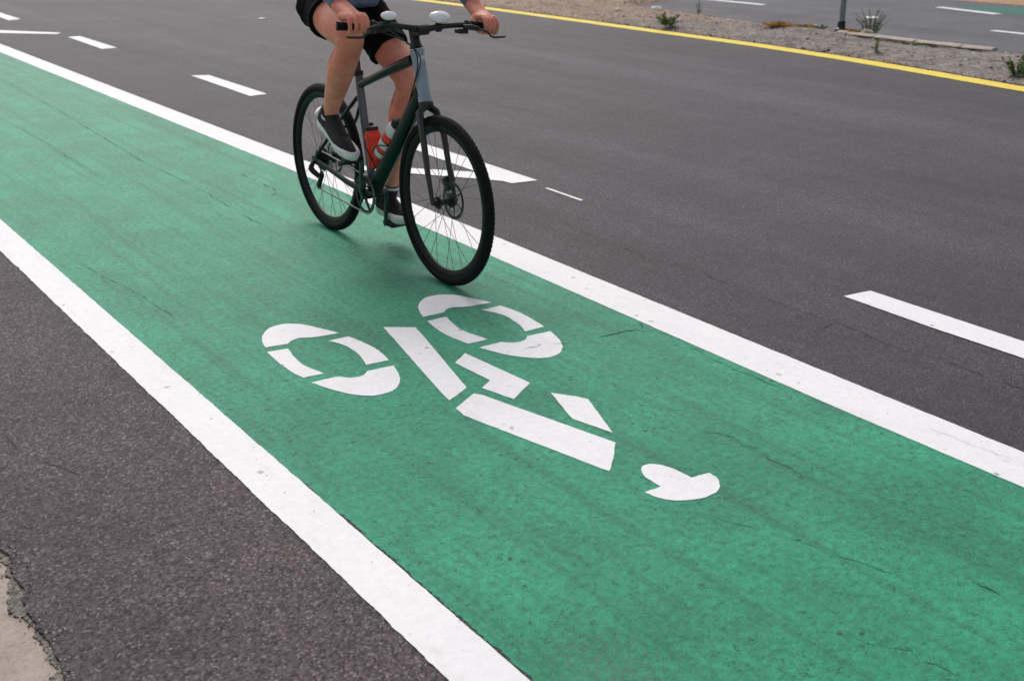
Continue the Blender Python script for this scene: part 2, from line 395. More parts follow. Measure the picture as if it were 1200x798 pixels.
def jit(y, s, a=.0016): return a*n1(y, s, 60) + a*n1(y, s+.5, 17)
AL = [(1, 2.82), (1.6, 2.826), (2.2, 2.828), (2.94, 2.845), (4.28, 2.876), (6.35, 2.905), (13.4, 2.85)]
AU = [(1, 3.02), (1.67, 3.025), (2.34, 3.034), (3.16, 3.049), (4.6, 3.078), (6.73, 3.092), (14.2, 3.03)]
def greenleft(y):
    f = max(0, min(1, (3.9-y)/1.6)); return 1.195 + f*.015 + f*.007*n1(y, 9, 14) + f*.006*n1(y, 10, 50) + f*.004*n1(y, 12, 130) + (.0 if y > 1.5 else 0)
strip('green_bike_lane', greenleft, lambda y: interp(AL, y) + .03, .0015, GREEN, -6, 70, 0, .006)
strip('white_line_by_shoulder', lambda y: 1.066 + jit(y, 21, .0026) + .002*n1(y, 27, 4), lambda y: 1.203 + jit(y, 22), .003, WHITE, -6, 70)
strip('white_line_by_road', lambda y: interp(AL, y) + jit(y, 23), lambda y: interp(AU, y) + jit(y, 24), .003, WHITE, -6, 70)
YC = [(1, 8.95), (3, 9.12), (5.79, 9.48), (6.77, 9.65), (7.92, 9.82), (9.19, 9.93), (10.55, 9.965), (12.25, 10.0), (14.5, 10.04), (16.6, 10.0), (40, 9.9)]
strip('yellow_line', lambda y: interp(YC, y) - .235 + jit(y, 25, .006), lambda y: interp(YC, y) + jit(y, 26, .008), .004, YELLOW, -6, 60)

def refine(pts, step=.02, seed=0, a=.0014, zoom=60, smooth=True):
    """round the gentle corners, keep the sharp ones, roughen the paint's edge"""
    n = len(pts); sharp = []
    for i in range(n):
        a0 = Vector(pts[i])-Vector(pts[i-1]); b0 = Vector(pts[(i+1) % n])-Vector(pts[i])
        sharp.append(a0.angle(b0, 0) > radians(42))
    out = []
    for i in range(n):
        p1, p2 = pts[i], pts[(i+1) % n]
        p0 = p1 if sharp[i] or not smooth else pts[i-1]; p3 = p2 if sharp[(i+1) % n] or not smooth else pts[(i+2) % n]
        L = hypot(p2[0]-p1[0], p2[1]-p1[1]); k = max(1, int(L/step))
        for j in range(k):
            t = j/k
            if smooth: q = [.5*((2*b)+(-a_+c)*t+(2*a_-5*b+4*c-d)*t*t+(-a_+3*b-3*c+d)*t**3) for a_, b, c, d in zip(p0, p1, p2, p3)]
            else: q = [p1[0]+(p2[0]-p1[0])*t, p1[1]+(p2[1]-p1[1])*t]
            q[0] += a*noise.noise(Vector((q[0]*zoom, q[1]*zoom, seed))); q[1] += a*1.5*noise.noise(Vector((q[0]*zoom, q[1]*zoom, seed+9)))
            out.append(tuple(q))
    return out
def mark(name, polys, mat, z=.003, parent=None, smooth=False, kind='structure', a=.002, step=.02):
    g = G()
    for i, p in enumerate(polys): g.poly(refine(p, step, i, a, smooth=smooth), z)
    o = g.build(name, mat, smooth=False)
    if parent: reparent(o, parent)
    elif kind: tag(o, kind=kind)
    return o
DASH = [[(3.704, 1.40), (3.845, 1.46), (3.881, 2.915), (3.734, 2.933), (3.712, 2.5)],
        [(3.776, 5.436), (3.785, 5.364), (3.949, 5.341), (3.964, 5.956), (3.968, 6.656), (3.83, 6.666), (3.80, 6.2)],
        [(3.826, 9.152), (3.988, 9.178), (4.007, 10.498), (3.863, 10.572)],
        [(3.810, 13.045), (3.977, 13.05), (3.982, 14.427), (3.837, 14.421)],
        [(3.755, 16.87), (3.93, 16.95), (3.935, 18.3), (3.80, 18.3)],
        [(3.79, 20.8), (3.94, 20.8), (3.94, 22.1), (3.79, 22.1)]]
for p in DASH: mark('lane_dash', [p], WHITE)
mark('stall_line', [[(3.232, 6.177), (3.379, 6.003), (3.675, 5.587), (3.776, 5.436), (3.80, 5.606), (3.784, 5.714), (3.468, 6.097), (3.289, 6.282)]], WHITE, .0036)
mark('stall_line', [[(3.26, 15.35), (3.818, 14.802), (3.903, 14.932), (3.372, 15.658), (3.30, 15.75)]], WHITE, .003)
mark('stall_line', [[(3.851, 4.82), (3.872, 4.821), (3.888, 5.152), (3.868, 5.165)]], WHITE, .003)
for p in ([(13.60, 12.75), (13.75, 12.8), (13.77, 14.3), (13.62, 14.3)], [(15.14, 9.85), (15.32, 9.85), (15.57, 11.0), (15.42, 11.02)],
          [(13.13, 7.2), (13.25, 7.2), (13.34, 8.62), (13.22, 8.64)], [(13.273, 10.52), (13.415, 10.45), (13.60, 10.60), (13.42, 10.68)]):
    mark('far_lane_dash', [p], WHITE, .003, a=.01, step=.06)
mark('far_green_lane', [[(15.40, 9.77), (15.56, 10.80), (15.887, 10.87), (16.45, 10.2), (16.5, 7), (15.0, 7)]], paint_mat('dark_green_paint', (.018, .12, .085), (.024, .15, .105), (.02, .04, .03), .4, .7, 60, spec=.3), .0018, a=.02, step=.1)

# painted bicycle and rider on the green lane
SYM = {
 'l1': [(1.842, 3.737), (1.787, 3.871), (1.755, 3.921), (1.706, 3.949), (1.65, 3.937), (1.604, 3.888), (1.572, 3.828), (1.553, 3.756), (1.636, 3.743), (1.661, 3.765), (1.697, 3.775), (1.747, 3.75)],
 'l2': [(1.772, 3.687), (1.854, 3.684), (1.873, 3.566), (1.872, 3.47), (1.858, 3.388), (1.772, 3.396), (1.787, 3.451), (1.8, 3.518), (1.798, 3.612)],
 'l3': [(1.539, 3.711), (1.616, 3.7), (1.598, 3.609), (1.592, 3.515), (1.616, 3.41), (1.541, 3.416), (1.531, 3.478), (1.53, 3.591)],
 'l4': [(1.544, 3.361), (1.637, 3.356), (1.665, 3.328), (1.701, 3.314), (1.725, 3.322), (1.749, 3.344), (1.847, 3.335), (1.824, 3.263), (1.797, 3.205), (1.757, 3.158), (1.715, 3.138), (1.659, 3.145), (1.61, 3.192), (1.574, 3.265)],
 'r1': [(2.506, 3.698), (2.452, 3.839), (2.418, 3.885), (2.364, 3.909), (2.307, 3.896), (2.246, 3.835), (2.212, 3.765), (2.192, 3.707), (2.291, 3.708), (2.312, 3.73), (2.345, 3.738), (2.403, 3.712)],
 'r2': [(2.425, 3.646), (2.517, 3.644), (2.530, 3.548), (2.526, 3.445), (2.513, 3.348), (2.422, 3.346), (2.448, 3.424), (2.460, 3.542)],
 'r3': [(2.181, 3.659), (2.268, 3.658), (2.245, 3.567), (2.238, 3.485), (2.261, 3.36), (2.177, 3.362), (2.162, 3.457), (2.164, 3.56)],
 'r4': [(2.188, 3.308), (2.284, 3.308), (2.310, 3.282), (2.343, 3.270), (2.375, 3.279), (2.402, 3.304), (2.502, 3.294), (2.477, 3.209), (2.441, 3.14), (2.397, 3.098), (2.346, 3.083), (2.295, 3.105), (2.240, 3.17), (2.207, 3.247)],
 'bar': [(2.01, 3.698), (2.108, 3.624), (2.088, 3.541), (1.948, 3.023), (1.845, 2.966), (1.851, 3.013)],
 'ell': [(2.116, 3.291), (2.145, 2.934), (2.021, 2.854), (1.988, 2.992), (2.047, 3.03), (2.036, 3.233)],
 'leg': [(1.941, 2.969), (1.957, 2.939), (2.084, 2.414), (2.017, 2.342), (1.949, 2.28), (1.94, 2.311), (1.818, 2.84), (1.827, 2.903)],
 'arm': [(2.152, 2.826), (2.202, 2.754), (2.219, 2.714), (2.121, 2.471), (2.084, 2.622), (2.091, 2.651)],
 'head': [(1.947, 2.127), (2.006, 2.125), (2.006, 2.157), (2.012, 2.203), (2.031, 2.237), (2.049, 2.25), (2.07, 2.249), (2.09, 2.232), (2.104, 2.204), (2.11, 2.168), (2.114, 2.116), (2.175, 2.108), (2.171, 2.074), (2.155, 2.047), (2.127, 2.022), (2.096, 2.011), (2.061, 2.009), (2.03, 2.018), (1.996, 2.035), (1.971, 2.058), (1.956, 2.087)]}
sym = empty('bicycle_symbol', (2.0, 3.0, 0))
tag(sym, 'white stencilled cyclist emblem painted on the green lane ahead of the rider', 'road marking')
mark('painted_wheel', [SYM[k] for k in ('l1', 'l2', 'l3', 'l4')], WHITE, .003, sym, True, step=.012)
mark('painted_wheel', [SYM[k] for k in ('r1', 'r2', 'r3', 'r4')], WHITE, .003, sym, True, step=.012)
mark('painted_frame', [SYM['bar']], WHITE, .003, sym); mark('painted_fork', [SYM['ell']], WHITE, .003, sym)
mark('painted_torso', [SYM['leg']], WHITE, .003, sym); mark('painted_arm', [SYM['arm']], WHITE, .003, sym)
mark('painted_head', [SYM['head']], WHITE, .003, sym, True, step=.008)

# cracks: thin wandering gaps, split where they run from green to white paint
def crack(pts, mat, wid=.004, z=.0040, seed=0, rough=.012):
    P = []
    for (a, b) in zip(pts, pts[1:]):
        L = hypot(b[0]-a[0], b[1]-a[1]); k = max(2, int(L/.008))
        for j in range(k):
            t = j/k; x = a[0]+(b[0]-a[0])*t; y = a[1]+(b[1]-a[1])*t
            P.append((x + rough*(noise.noise(Vector((x*14, y*14, seed)))+.5*noise.noise(Vector((x*45, y*45, seed)))+.3*noise.noise(Vector((x*120, y*120, seed)))),
                      y + rough*(noise.noise(Vector((x*14, y*14, seed+5)))+.5*noise.noise(Vector((x*45, y*45, seed+5))))))
    g = G(); vs = []; n = len(P)
    for i, (x, y) in enumerate(P):
        q = P[min(i+1, n-1)]; p = P[max(i-1, 0)]; dx, dy = q[0]-p[0], q[1]-p[1]; l = hypot(dx, dy) or 1
        ww = wid*.5*min(1, i/6, (n-1-i)/6)*max(.0, .55+1.7*noise.noise(Vector((i*.11, seed*3.3, 2))))
        vs += [(x-dy/l*ww, y+dx/l*ww, z), (x+dy/l*ww, y-dx/l*ww, z)]
    g.add(vs, [(2*i, 2*i+1, 2*i+3, 2*i+2) for i in range(n-1)])
    return tag(g.build('road_crack', mat, smooth=False), kind='structure')
crack([(2.51, 3.165), (2.563, 3.14), (2.662, 3.136), (2.744, 3.134), (2.809, 3.111)], GCRACK, .0065, .0023, 1, .010)
crack([(2.30, 3.20), (2.40, 3.195), (2.47, 3.173), (2.515, 3.163)], WCRACK, .004, .0040, 2, .010)
crack([(2.10, 3.21), (2.16, 3.16), (2.22, 3.10), (2.245, 3.09)], GCRACK, .002, .0023, 3, .012)
crack([(2.863, 3.238), (2.809, 3.111)], GCRACK, .004, .0040, 4, .008)
crack([(2.809, 3.111), (2.825, 3.032), (2.841, 2.933), (2.80, 2.75), (2.80, 2.4)], GCRACK, .003, .0023, 5, .010)
crack([(3.508, 5.012), (3.526, 4.691), (3.5, 4.444), (3.457, 4.189), (3.462, 4.006), (3.439, 3.771), (3.486, 3.626), (3.466, 3.34), (3.449, 3.012), (3.449, 2.813), (3.461, 2.697), (3.427, 2.434), (3.46, 2.207), (3.45, 1.6)], CRACK, .0027, .0012, 6, .016)
crack([(3.45, 2.74), (3.34, 2.71), (3.244, 2.759)], CRACK, .004, .0012, 7)
crack([(3.52, 4.75), (3.62, 4.55), (3.66, 4.3)], CRACK, .003, .0012, 71)
crack([(2.40, 12.0), (2.352, 9.498), (2.308, 8.325), (2.256, 7.161), (2.275, 6.443), (2.267, 6.003), (2.247, 5.531), (2.24, 5.2)], GCRACK, .0035, .0023, 8, .012)
crack([(2.618, 6.611), (2.612, 6.258), (2.61, 5.954), (2.494, 5.82)], GCRACK, .006, .0023, 9)
crack([(1.9, 9.4), (1.93, 8.0), (1.9, 6.9)], GCRACK, .003, .0023, 10)
crack([(1.295, 5.284), (1.326, 5.057), (1.381, 4.603), (1.40, 4.2)], GCRACK, .003, .0023, 11)
crack([(.594, 3.548), (.602, 3.398), (.64, 3.309), (.672, 3.2), (.715, 3.118)], CRACK, .0024, .0012, 12, .02)
crack([(.47, 2.95), (.55, 2.90), (.66, 2.80), (.80, 2.78)], CRACK, .002, .0012, 13, .03)
crack([(2.295, 1.348), (2.3, 1.294), (2.295, 1.202), (2.31, 1.0)], GCRACK, .005, .0023, 14, .012)
crack([(2.569, 1.875), (2.567, 1.799)], GCRACK, .003, .0023, 15)
crack([(1.99, 1.95), (2.02, 1.889), (2.071, 1.772), (2.124, 1.607), (2.174, 1.428)], GCRACK, .0022, .0023, 16, .014)
crack([(1.85, 1.40), (1.93, 1.25), (1.95, 1.1)], GCRACK, .0025, .0023, 17, .03)
crack([(2.36, 2.35), (2.40, 2.12), (2.36, 1.9)], GCRACK, .002, .0023, 18, .03)
crack([(2.93, 2.0), (2.95, 1.8), (2.94, 1.5)], WCRACK, .0018, .0040, 19, .02)
crack([(5.2, 12), (5.1, 9.5), (5.3, 7)], CRACK, .005, .0012, 20, .03)
for i in range(16):       # short hairline checks in the paint
    x = random.uniform(1.3, 2.75); y = random.uniform(1.0, 5.5); a = random.gauss(1.2, .5); L = random.uniform(.03, .13)
    if any(abs(x-px) < .5 and abs(y-py) < .6 for px, py in ((1.7, 3.5), (2.35, 3.5), (2.05, 2.8))): continue
    crack([(x, y), (x+L*cos(a), y+L*sin(a))], GCRACK, .0016, .0023, 40+i, .02)

# median
FARX = [(-6, 11.5), (2, 11.4), (6.96, 11.32), (8.08, 11.25), (9.86, 11.33), (11.68, 11.60), (12.46, 11.62), (13.3, 11.78), (13.8, 12.05), (14.1, 12.9), (14.3, 13.6), (15, 14.6), (18, 15.5), (40, 16)]
def medh(x, y):
    return .045*noise.noise(Vector((x*1.2, y*.8, 3))) + .022*noise.noise(Vector((x*5, y*5, 1))) + .012*noise.noise(Vector((x*14, y*14, 8)))
def median():
    g = G(); ys = []; y = -6
    while y < 60: ys.append(y); y += .05 if 4 < y < 15 else (.09 if y < 20 else .8)
    K = 34; vs = []; fs = []
    for y in ys:
        a = interp(YC, y) + .045 + .035*n1(y, 31, 3) + .02*n1(y, 32, 14); b = interp(FARX, y) + .04*n1(y, 33, 2.5) + .02*n1(y, 34, 12)
        for i in range(K+1):
            t = i/K; x = a+(b-a)*t; e = min(1, t*7, (1-t)*7)
            vs.append((x, y, -.006 + e*(.055 + medh(x, y))))
    n = K+1
    for i in range(len(ys)-1):
        for j in range(K): fs.append((i*n+j, i*n+j+1, (i+1)*n+j+1, (i+1)*n+j))
    g.add(vs, fs); return tag(g.build('median_ground', MEDIAN, ang=180), kind='structure')
median()
def mz(x, y): return .05 + medh(x, y)
strip('earth_seam', lambda y: interp(YC, y) + .012, lambda y: interp(YC, y) + .10 + .05*n1(y, 51, 2) + .03*n1(y, 52, 9), .0015, dirt_mat('dark_earth', (.035, .028, .025), (.075, .055, .045), (.16, .12, .10)), -4, 22, 0, .03)
# low worn concrete kerb on the far side of the median
g = G()
yy = 9.35
while yy > 7.3:
    L = min(.55, yy-7.3); x0, x1 = interp(FARX, yy)+.02, interp(FARX, yy-L)+.02
    pts = [(x0 + (x1-x0)*t + .006*n1(yy-L*t, 60, 8), yy - L*t, .052 + .006*n1(yy-L*t, 61, 5)) for t in [i/12 for i in range(13)]]
    g.tube([(a, b, c-.012) for a, b, c in pts], [.052*(1+.25*n1(q[1], 70, 11)) for q in pts], 8, flat=(1.5, .40)); yy -= L + .02
tag(g.build('median_kerb', CONC), kind='structure')

# loose gravel and crumbs: nobody could count them
g = G()
def pebble(g, x, y, z, r):
    vs = []; a0 = random.random()*6
    for k in range(5): a = a0+k*2*pi/5; vs.append((x+r*cos(a)*random.uniform(.7, 1.1), y+r*sin(a)*random.uniform(.7, 1.1), z))
    for k in range(5): a = a0+k*2*pi/5+.3; vs.append((x+r*.6*cos(a), y+r*.6*sin(a), z+r*random.uniform(.5, .9)))
    g.add(vs, [(k, (k+1) % 5, 5+(k+1) % 5, 5+k) for k in range(5)] + [(5, 6, 7, 8, 9)])
for i in range(2600):
    y = random.uniform(4.5, 17); t = random.random()
    a, b = interp(YC, y)+.04, interp(FARX, y)+.1; x = a+(b-a)*t
    if min(t, 1-t) < .1: t = .1 if t < .5 else .9
    g.mi = 0 if random.random() < .7 else 1
    pebble(g, x, y, max(.0, mz(x, y)-.012) if .14 < (x-a)/(b-a) < .86 else .004, random.uniform(.006, .022)*(1 if random.random() < .93 else 1.7))
tag(g.build('gravel', [STONE, simple('dark_gravel', (.12, .095, .08), .95, nsc=20, var=.3)], smooth=False), kind='stuff')
g = G()
for i in range(520):
    y = random.uniform(1.9, 4.2); x = gutx(y) + random.gauss(.0, .018)
    g.mi = 0 if random.random() < .6 else 1; pebble(g, x, y, -.008 if x < gutx(y) else .0005, random.uniform(.0015, .0045))
for i in range(260):
    x = random.choice((random.uniform(.5, 1.05), random.gauss(1.27, .05), random.uniform(3.1, 6))); y = random.uniform(1.2, 7)
    g.mi = 0; pebble(g, x, y, .0045 if 1.2 < x < 2.8 else .0008, random.uniform(.0012, .0030))
tag(g.build('asphalt_crumbs', [STONE, simple('dark_crumb', (.05, .045, .045), .9, nsc=20, var=.3)], smooth=False), kind='stuff')

# ------------------------------------------------------------------ bicycle (built in world space, y decreases towards its front)
X = 2.4965
ZB = .0015                       # top of the green paint
def V(dx, y, z): return Vector((X+dx, y, z))
bike = empty('bicycle', (X, 4.55, 0))
tag(bike, 'dark flat bar bicycle with disc brakes ridden along the green lane', 'bicycle')
def bp(g, name, mat, parent=None, **k):
    o = g.build(name, mat, **k)
    if parent is None: return reparent(o, bike)
    o.parent = parent; o.matrix_parent_inverse = parent_world(parent).inverted(); return o
def parent_world(p):
    m = p.matrix_basis.copy()
    if p.parent: m = parent_world(p.parent) @ p.matrix_parent_inverse @ m
    return m
RF = .3525
FH = Vector((X, 4.022, RF+ZB)); RH = Vector((X, 5.088, RF+ZB)); BB = V(0, 4.631, .272)
def wheel(front):
    c = Vector((0, 0, 0)); w_ = empty('wheel', tuple(FH if front else RH)); w_.parent = bike; w_.matrix_parent_inverse = Matrix.Translation(-bike.location)
    w_['label'] = 'front wheel on the green paint' if front else 'rear wheel with the gear sprockets'
    AX = (1, 0, 0)
    def P(g, n, m, **k): o = g.build(n, m, **k); o.parent = w_; return o
    # tyre with tread knobs
    g = G(); prof = []
    for i in range(18):
        a = 2*pi*i/18; rr = .0215
        prof.append((RF - .0215 + rr*cos(a), rr*sin(a)*.98))
    g.lathe(c, AX, prof, 96, True)
    for i in range(110):
        a = 2*pi*i/110
        for s in (-1, 0, 1):
            aa = a + (.5 if s == 0 else 0)*2*pi/110; r = RF - (.0003 if s == 0 else .0035)
            g.box((s*.0105, cos(aa)*r, sin(aa)*r), (.007, .011, .0016), Matrix.Rotation(aa-pi/2, 4, 'X').to_quaternion())
    P(g, 'tyre', RUBBER)
    g = G(); g.lathe(c, AX, [(.318, -.013), (.316, -.0135), (.300, -.0120), (.287, -.005), (.286, 0), (.287, .005), (.300, .0120), (.316, .0135), (.318, .013), (.312, .009), (.312, -.009)], 96, True)
    P(g, 'rim', RIMM)
    g = G(); g.lathe(c, AX, [(.001, -.062), (.008, -.062), (.009, -.050), (.013, -.048), (.014, -.036), (.027, -.034), (.027, -.030), (.016, -.026), (.014, 0), (.016, .026), (.030, .030), (.030, .034), (.018, .037), (.016, .048), (.009, .050), (.008, .062), (.001, .062)], 28)
    P(g, 'hub', BLACK)
    proto = None; N = 28
    for i in range(N):
        s = 1 if i % 2 else -1; a = 2*pi*i/N; tw = (1 if (i//2) % 2 else -1)*1.15
        p0 = Vector((s*.031, cos(a+tw)*.026, sin(a+tw)*.026)); p1 = Vector((s*.002, cos(a)*.289, sin(a)*.289))
        g = G(); g.tube([p0, p1], .0011, 6); P(g, 'spoke', STEEL if False else DSTEEL)
    # brake rotor on the left side
    g = G(); xr = .043
    g.lathe(c, AX, [(.080, xr-.001), (.080, xr+.001), (.066, xr+.001), (.066, xr-.001)], 48, True)
    for i in range(6):
        a = 2*pi*i/6; g.tube([(xr, cos(a)*.018, sin(a)*.018), (xr, cos(a+.35)*.045, sin(a+.35)*.045), (xr, cos(a+.45)*.068, sin(a+.45)*.068)], .0035, 6, flat=(.35, 1))
    g.lathe(c, AX, [(.024, xr-.003), (.024, xr+.003), (.001, xr+.003)], 24)
    P(g, 'brake_disc', DSTEEL)
    if not front:
        g = G()
        for k in range(9):
            r = .060 - k*.0045; x = -.022 - k*.0038; prof = [(r, x-.001), (r, x+.001), (r-.012, x+.001), (r-.012, x-.001)]
            g.lathe(c, AX, prof, 40, True)
            for i in range(int(r*420)):
                a = 2*pi*i/int(r*420); g.box((x, cos(a)*(r+.001), sin(a)*(r+.001)), (.0018, .004, .005), Matrix.Rotation(a, 4, 'X').to_quaternion())
        P(g, 'cassette', DSTEEL)
    return w_
wheel(True); wheel(False)

# frame
HT, HB = V(0, 4.212, .948), V(0, 4.154, .752)
SC = V(0, 4.722, .765)
steer = (HT-HB).normalized()
g = G()
g.tube([BB+Vector((0, -.01, .02)), BB.lerp(HB, .5)+Vector((0, .012, .01)), HB+Vector((0, .03, .035))], [.036, .034, .032], 18, flat=(.92, 1.08))
g.tube([SC+Vector((0, -.01, -.015)), V(0, 4.50, .822), HT+Vector((0, .03, -.04))], [.017, .0185, .022], 16, flat=(1, 1.05))
for s in (-1, 1):
    g.tube([BB+Vector((s*.030, .02, .0)), V(s*.050, 4.80, .300), RH+Vector((s*.066, -.02, 0))], [.014, .0125, .009], 12, flat=(.75, 1.2))
    g.tube([SC+Vector((s*.014, .004, -.075)), V(s*.042, 4.84, .58), RH+Vector((s*.066, -.01, .012))], [.010, .0085, .008], 12)
    g.box(RH+Vector((s*.068, -.005, .0)), (.006, .05, .04))
g.lathe(BB, (1, 0, 0), [(.001, -.038), (.023, -.038), (.024, -.035), (.024, .035), (.023, .038), (.001, .038)], 24)
g.tube([V(0, 4.80, .375), V(.03, 4.80, .375)], .007, 8); g.tube([V(-.042, 4.86, .54), V(.042, 4.86, .54)], .007, 8)
frame = bp(g, 'frame', FRAMEM)
g = G(); g.lathe(HB, steer, [(.001, -.006), (.030, -.006), (.030, .010), (.0275, .02), (.027, .10), (.0275, .185), (.030, .192), (.030, .206), (.001, .206)], 28)
bp(g, 'head_tube', HEADM, frame)
g = G(); g.tube([BB, BB.lerp(SC, .5), SC, SC+Vector((0, .007, .035))], .0185, 16); bp(g, 'seat_tube', simple('seat_tube_paint', (.085, .11, .15), .3, coat=.4), frame)
hn = Vector((0, -1, .3)).normalized()
g = G(); g.ball(HB.lerp(HT, .78)+Vector((0, -.024, .006)), (.016, .007, .022), n=16); bp(g, 'pale_plate', PALEPLATE, frame)  # small pale oval on the front of the head tube
g = G(); g.lathe(SC+Vector((0, .006, .02)), (0, .17, 1), [(.0178, 0), (.023, 0), (.023, .022), (.0178, .022)], 20, True); g.box(SC+Vector((0, .03, .03)), (.012, .016, .016)); bp(g, 'seat_clamp', BLACK, frame)
g = G(); g.tube([SC, V(0, 4.762, .985)], .0136, 14); g.box(V(0, 4.775, .985), (.035, .05, .02)); bp(g, 'seat_post', DSTEEL)
# saddle
g = G(); SP = []
for t, hw, zz in ((0, .018, .99), (.12, .024, .997), (.3, .032, .998), (.5, .047, .995), (.7, .066, .997), (.88, .074, 1.005), (1, .060, 1.008)):
    y = 4.655 + t*.265; SP.append((hw, y, zz))
vs = []; n = 14
for hw, y, zz in SP:
    for j in range(n):
        a = 2*pi*j/n; vs.append((X+hw*cos(a), y, zz + (.014 if sin(a) > 0 else .030)*sin(a)))
fs = [(i*n+j, i*n+(j+1) % n, (i+1)*n+(j+1) % n, (i+1)*n+j) for i in range(len(SP)-1) for j in range(n)] + [tuple(range(n)), tuple((len(SP)-1)*n+j for j in range(n-1, -1, -1))]
g.add(vs, fs); sad = bp(g, 'saddle', BLACK, ang=80)
g = G()
for s in (-1, 1): g.tube([V(s*.012, 4.68, .985), V(s*.022, 4.74, .972), V(s*.022, 4.82, .972), V(s*.035, 4.89, .99)], .0035, 8)
bp(g, 'saddle_rail', STEEL, sad)

# fork
g = G(); CR = HB - steer*.012
g.lathe(HB, steer, [(.001, -.034), (.024, -.032), (.031, -.022), (.030, -.008), (.001, -.006)], 24)
for s in (-1, 1):
    g.tube([CR+Vector((s*.010, -.004, -.012)), CR+Vector((s*.040, -.012, -.035)), V(s*.050, 4.098, .62), V(s*.053, 4.062, .47), FH+Vector((s*.055, .008, .012)), FH+Vector((s*.055, 0, -.008))], [.020, .019, .0155, .013, .010, .010], 14, flat=(.8, 1.15))
bp(g, 'fork', simple('fork_paint', (.007, .008, .010), .35, nsc=6, coat=.2))
g = G()   # front caliper
g.box(FH+Vector((.052, .055, .060)), (.026, .035, .060), Matrix.Rotation(-.6, 4, 'X').to_quaternion()); g.box(FH+Vector((.062, .035, .085)), (.014, .02, .07), Matrix.Rotation(-.35, 4, 'X').to_quaternion())
bp(g, 'brake_caliper', BLACK)
g = G(); g.box(RH+Vector((.055, -.065, .045)), (.026, .06, .035), Matrix.Rotation(.2, 4, 'X').to_quaternion()); bp(g, 'brake_caliper', BLACK)

# cockpit
STM = HT + steer*.06; CL = V(0, 4.168, 1.032)
g = G(); g.lathe(HT, steer, [(.029, .010), (.0255, .014), (.020, .035), (.020, .085), (.001, .086)], 24)
g.tube([STM, STM.lerp(CL, .5)+Vector((0, 0, .004)), CL], [.019, .0165, .019], 14, flat=(.9, 1.1)); g.lathe(CL, (1, 0, 0), [(.001, -.026), (.021, -.026), (.0215, 0), (.021, .026), (.001, .026)], 20)
bp(g, 'stem', BLACK)
BR = V(-.350, 4.226, 1.062); BL = V(.366, 4.188, 1.022)      # bar ends
def barpt(t):       # -1..1 along the bar
    e = BR if t < 0 else BL; a = abs(t); q = CL.lerp(e, a); q.z += .014*math.sin(pi*min(1, a*1.1))*(1 if a < .9 else .6); q.y -= .012*math.sin(pi*a); return q
g = G(); g.tube([barpt(-1+i/20) for i in range(41)], [.0112 + .0045*max(0, 1-abs(i-20)/4) for i in range(41)], 14); hb = bp(g, 'handlebar', BLACK)
for s in (-1, 1):
    g = G(); P = [barpt(s*(.66+.34*i/12)) for i in range(13)]
    g.tube(P, [.0175]+[.0158 + .0008*(i % 2) for i in range(11)]+[.0185], 14); bp(g, 'grip', RUBBER, hb)
    # lever clamp, body and blade
    c0 = barpt(s*.60); g = G(); g.lathe(c0, (barpt(s*.62)-barpt(s*.58)), [(.012, -.008), (.019, -.008), (.019, .008), (.012, .008)], 16, True)
    g.limb([c0+Vector((-s*.025, -.02, -.004)), c0+Vector((s*.005, -.028, -.008)), c0+Vector((s*.035, -.03, -.014))], [.010, .012, .009], 10)
    bp(g, 'lever_body', BLACK, hb)
    g = G(); tip = barpt(s*.97)
    g.tube([tuple(q) for q in catmull([tuple(c0+Vector((s*.03, -.032, -.015))), tuple(c0+Vector((s*.06, -.056, -.026))), tuple(c0.lerp(tip, .62)+Vector((0, -.074, -.038))), tuple(tip+Vector((s*.012, -.078, -.034)))], 5)], [.007]*5+[.0065]*5+[.006]*5+[.0065], 10, flat=(1, .6))
    bp(g, 'brake_lever', BLACK, hb)
    g = G(); g.box(c0+Vector((-s*.03, .0, -.022)), (.045, .04, .018)); g.limb([c0+Vector((-s*.02, .012, -.03)), c0+Vector((s*.02, .03, -.034))], [.006, .005], 8); bp(g, 'gear_shifter', BLACK, hb)
# blurred bright highlights shaped into two white oval fittings
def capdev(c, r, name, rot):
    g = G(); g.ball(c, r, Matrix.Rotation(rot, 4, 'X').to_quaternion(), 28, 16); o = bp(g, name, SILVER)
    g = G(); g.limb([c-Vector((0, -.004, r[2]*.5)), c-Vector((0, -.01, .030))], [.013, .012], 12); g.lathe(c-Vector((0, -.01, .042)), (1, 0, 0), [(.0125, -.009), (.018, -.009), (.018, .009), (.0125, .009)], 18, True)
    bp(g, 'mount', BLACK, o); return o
capdev(V(.083, 4.165, 1.078), (.050, .028, .019), 'white_oval', .75)
capdev(V(-.143, 4.180, 1.094), (.036, .021, .013), 'small_white_oval', .75)
# cables
for nm, pts in (('brake_cable', [barpt(-.56)+Vector((.02, -.03, -.01)), V(-.12, 4.09, 1.0), V(-.045, 4.11, .93), V(-.034, 4.18, .82), V(-.02, 4.30, .66)]),
                ('gear_cable', [barpt(-.52)+Vector((.01, -.01, -.03)), V(-.09, 4.11, .985), V(-.040, 4.14, .90), V(-.032, 4.22, .76)])):
    g = G(); g.tube(catmull([tuple(p) for p in pts], 8), .0024, 8); bp(g, nm, BLACK)

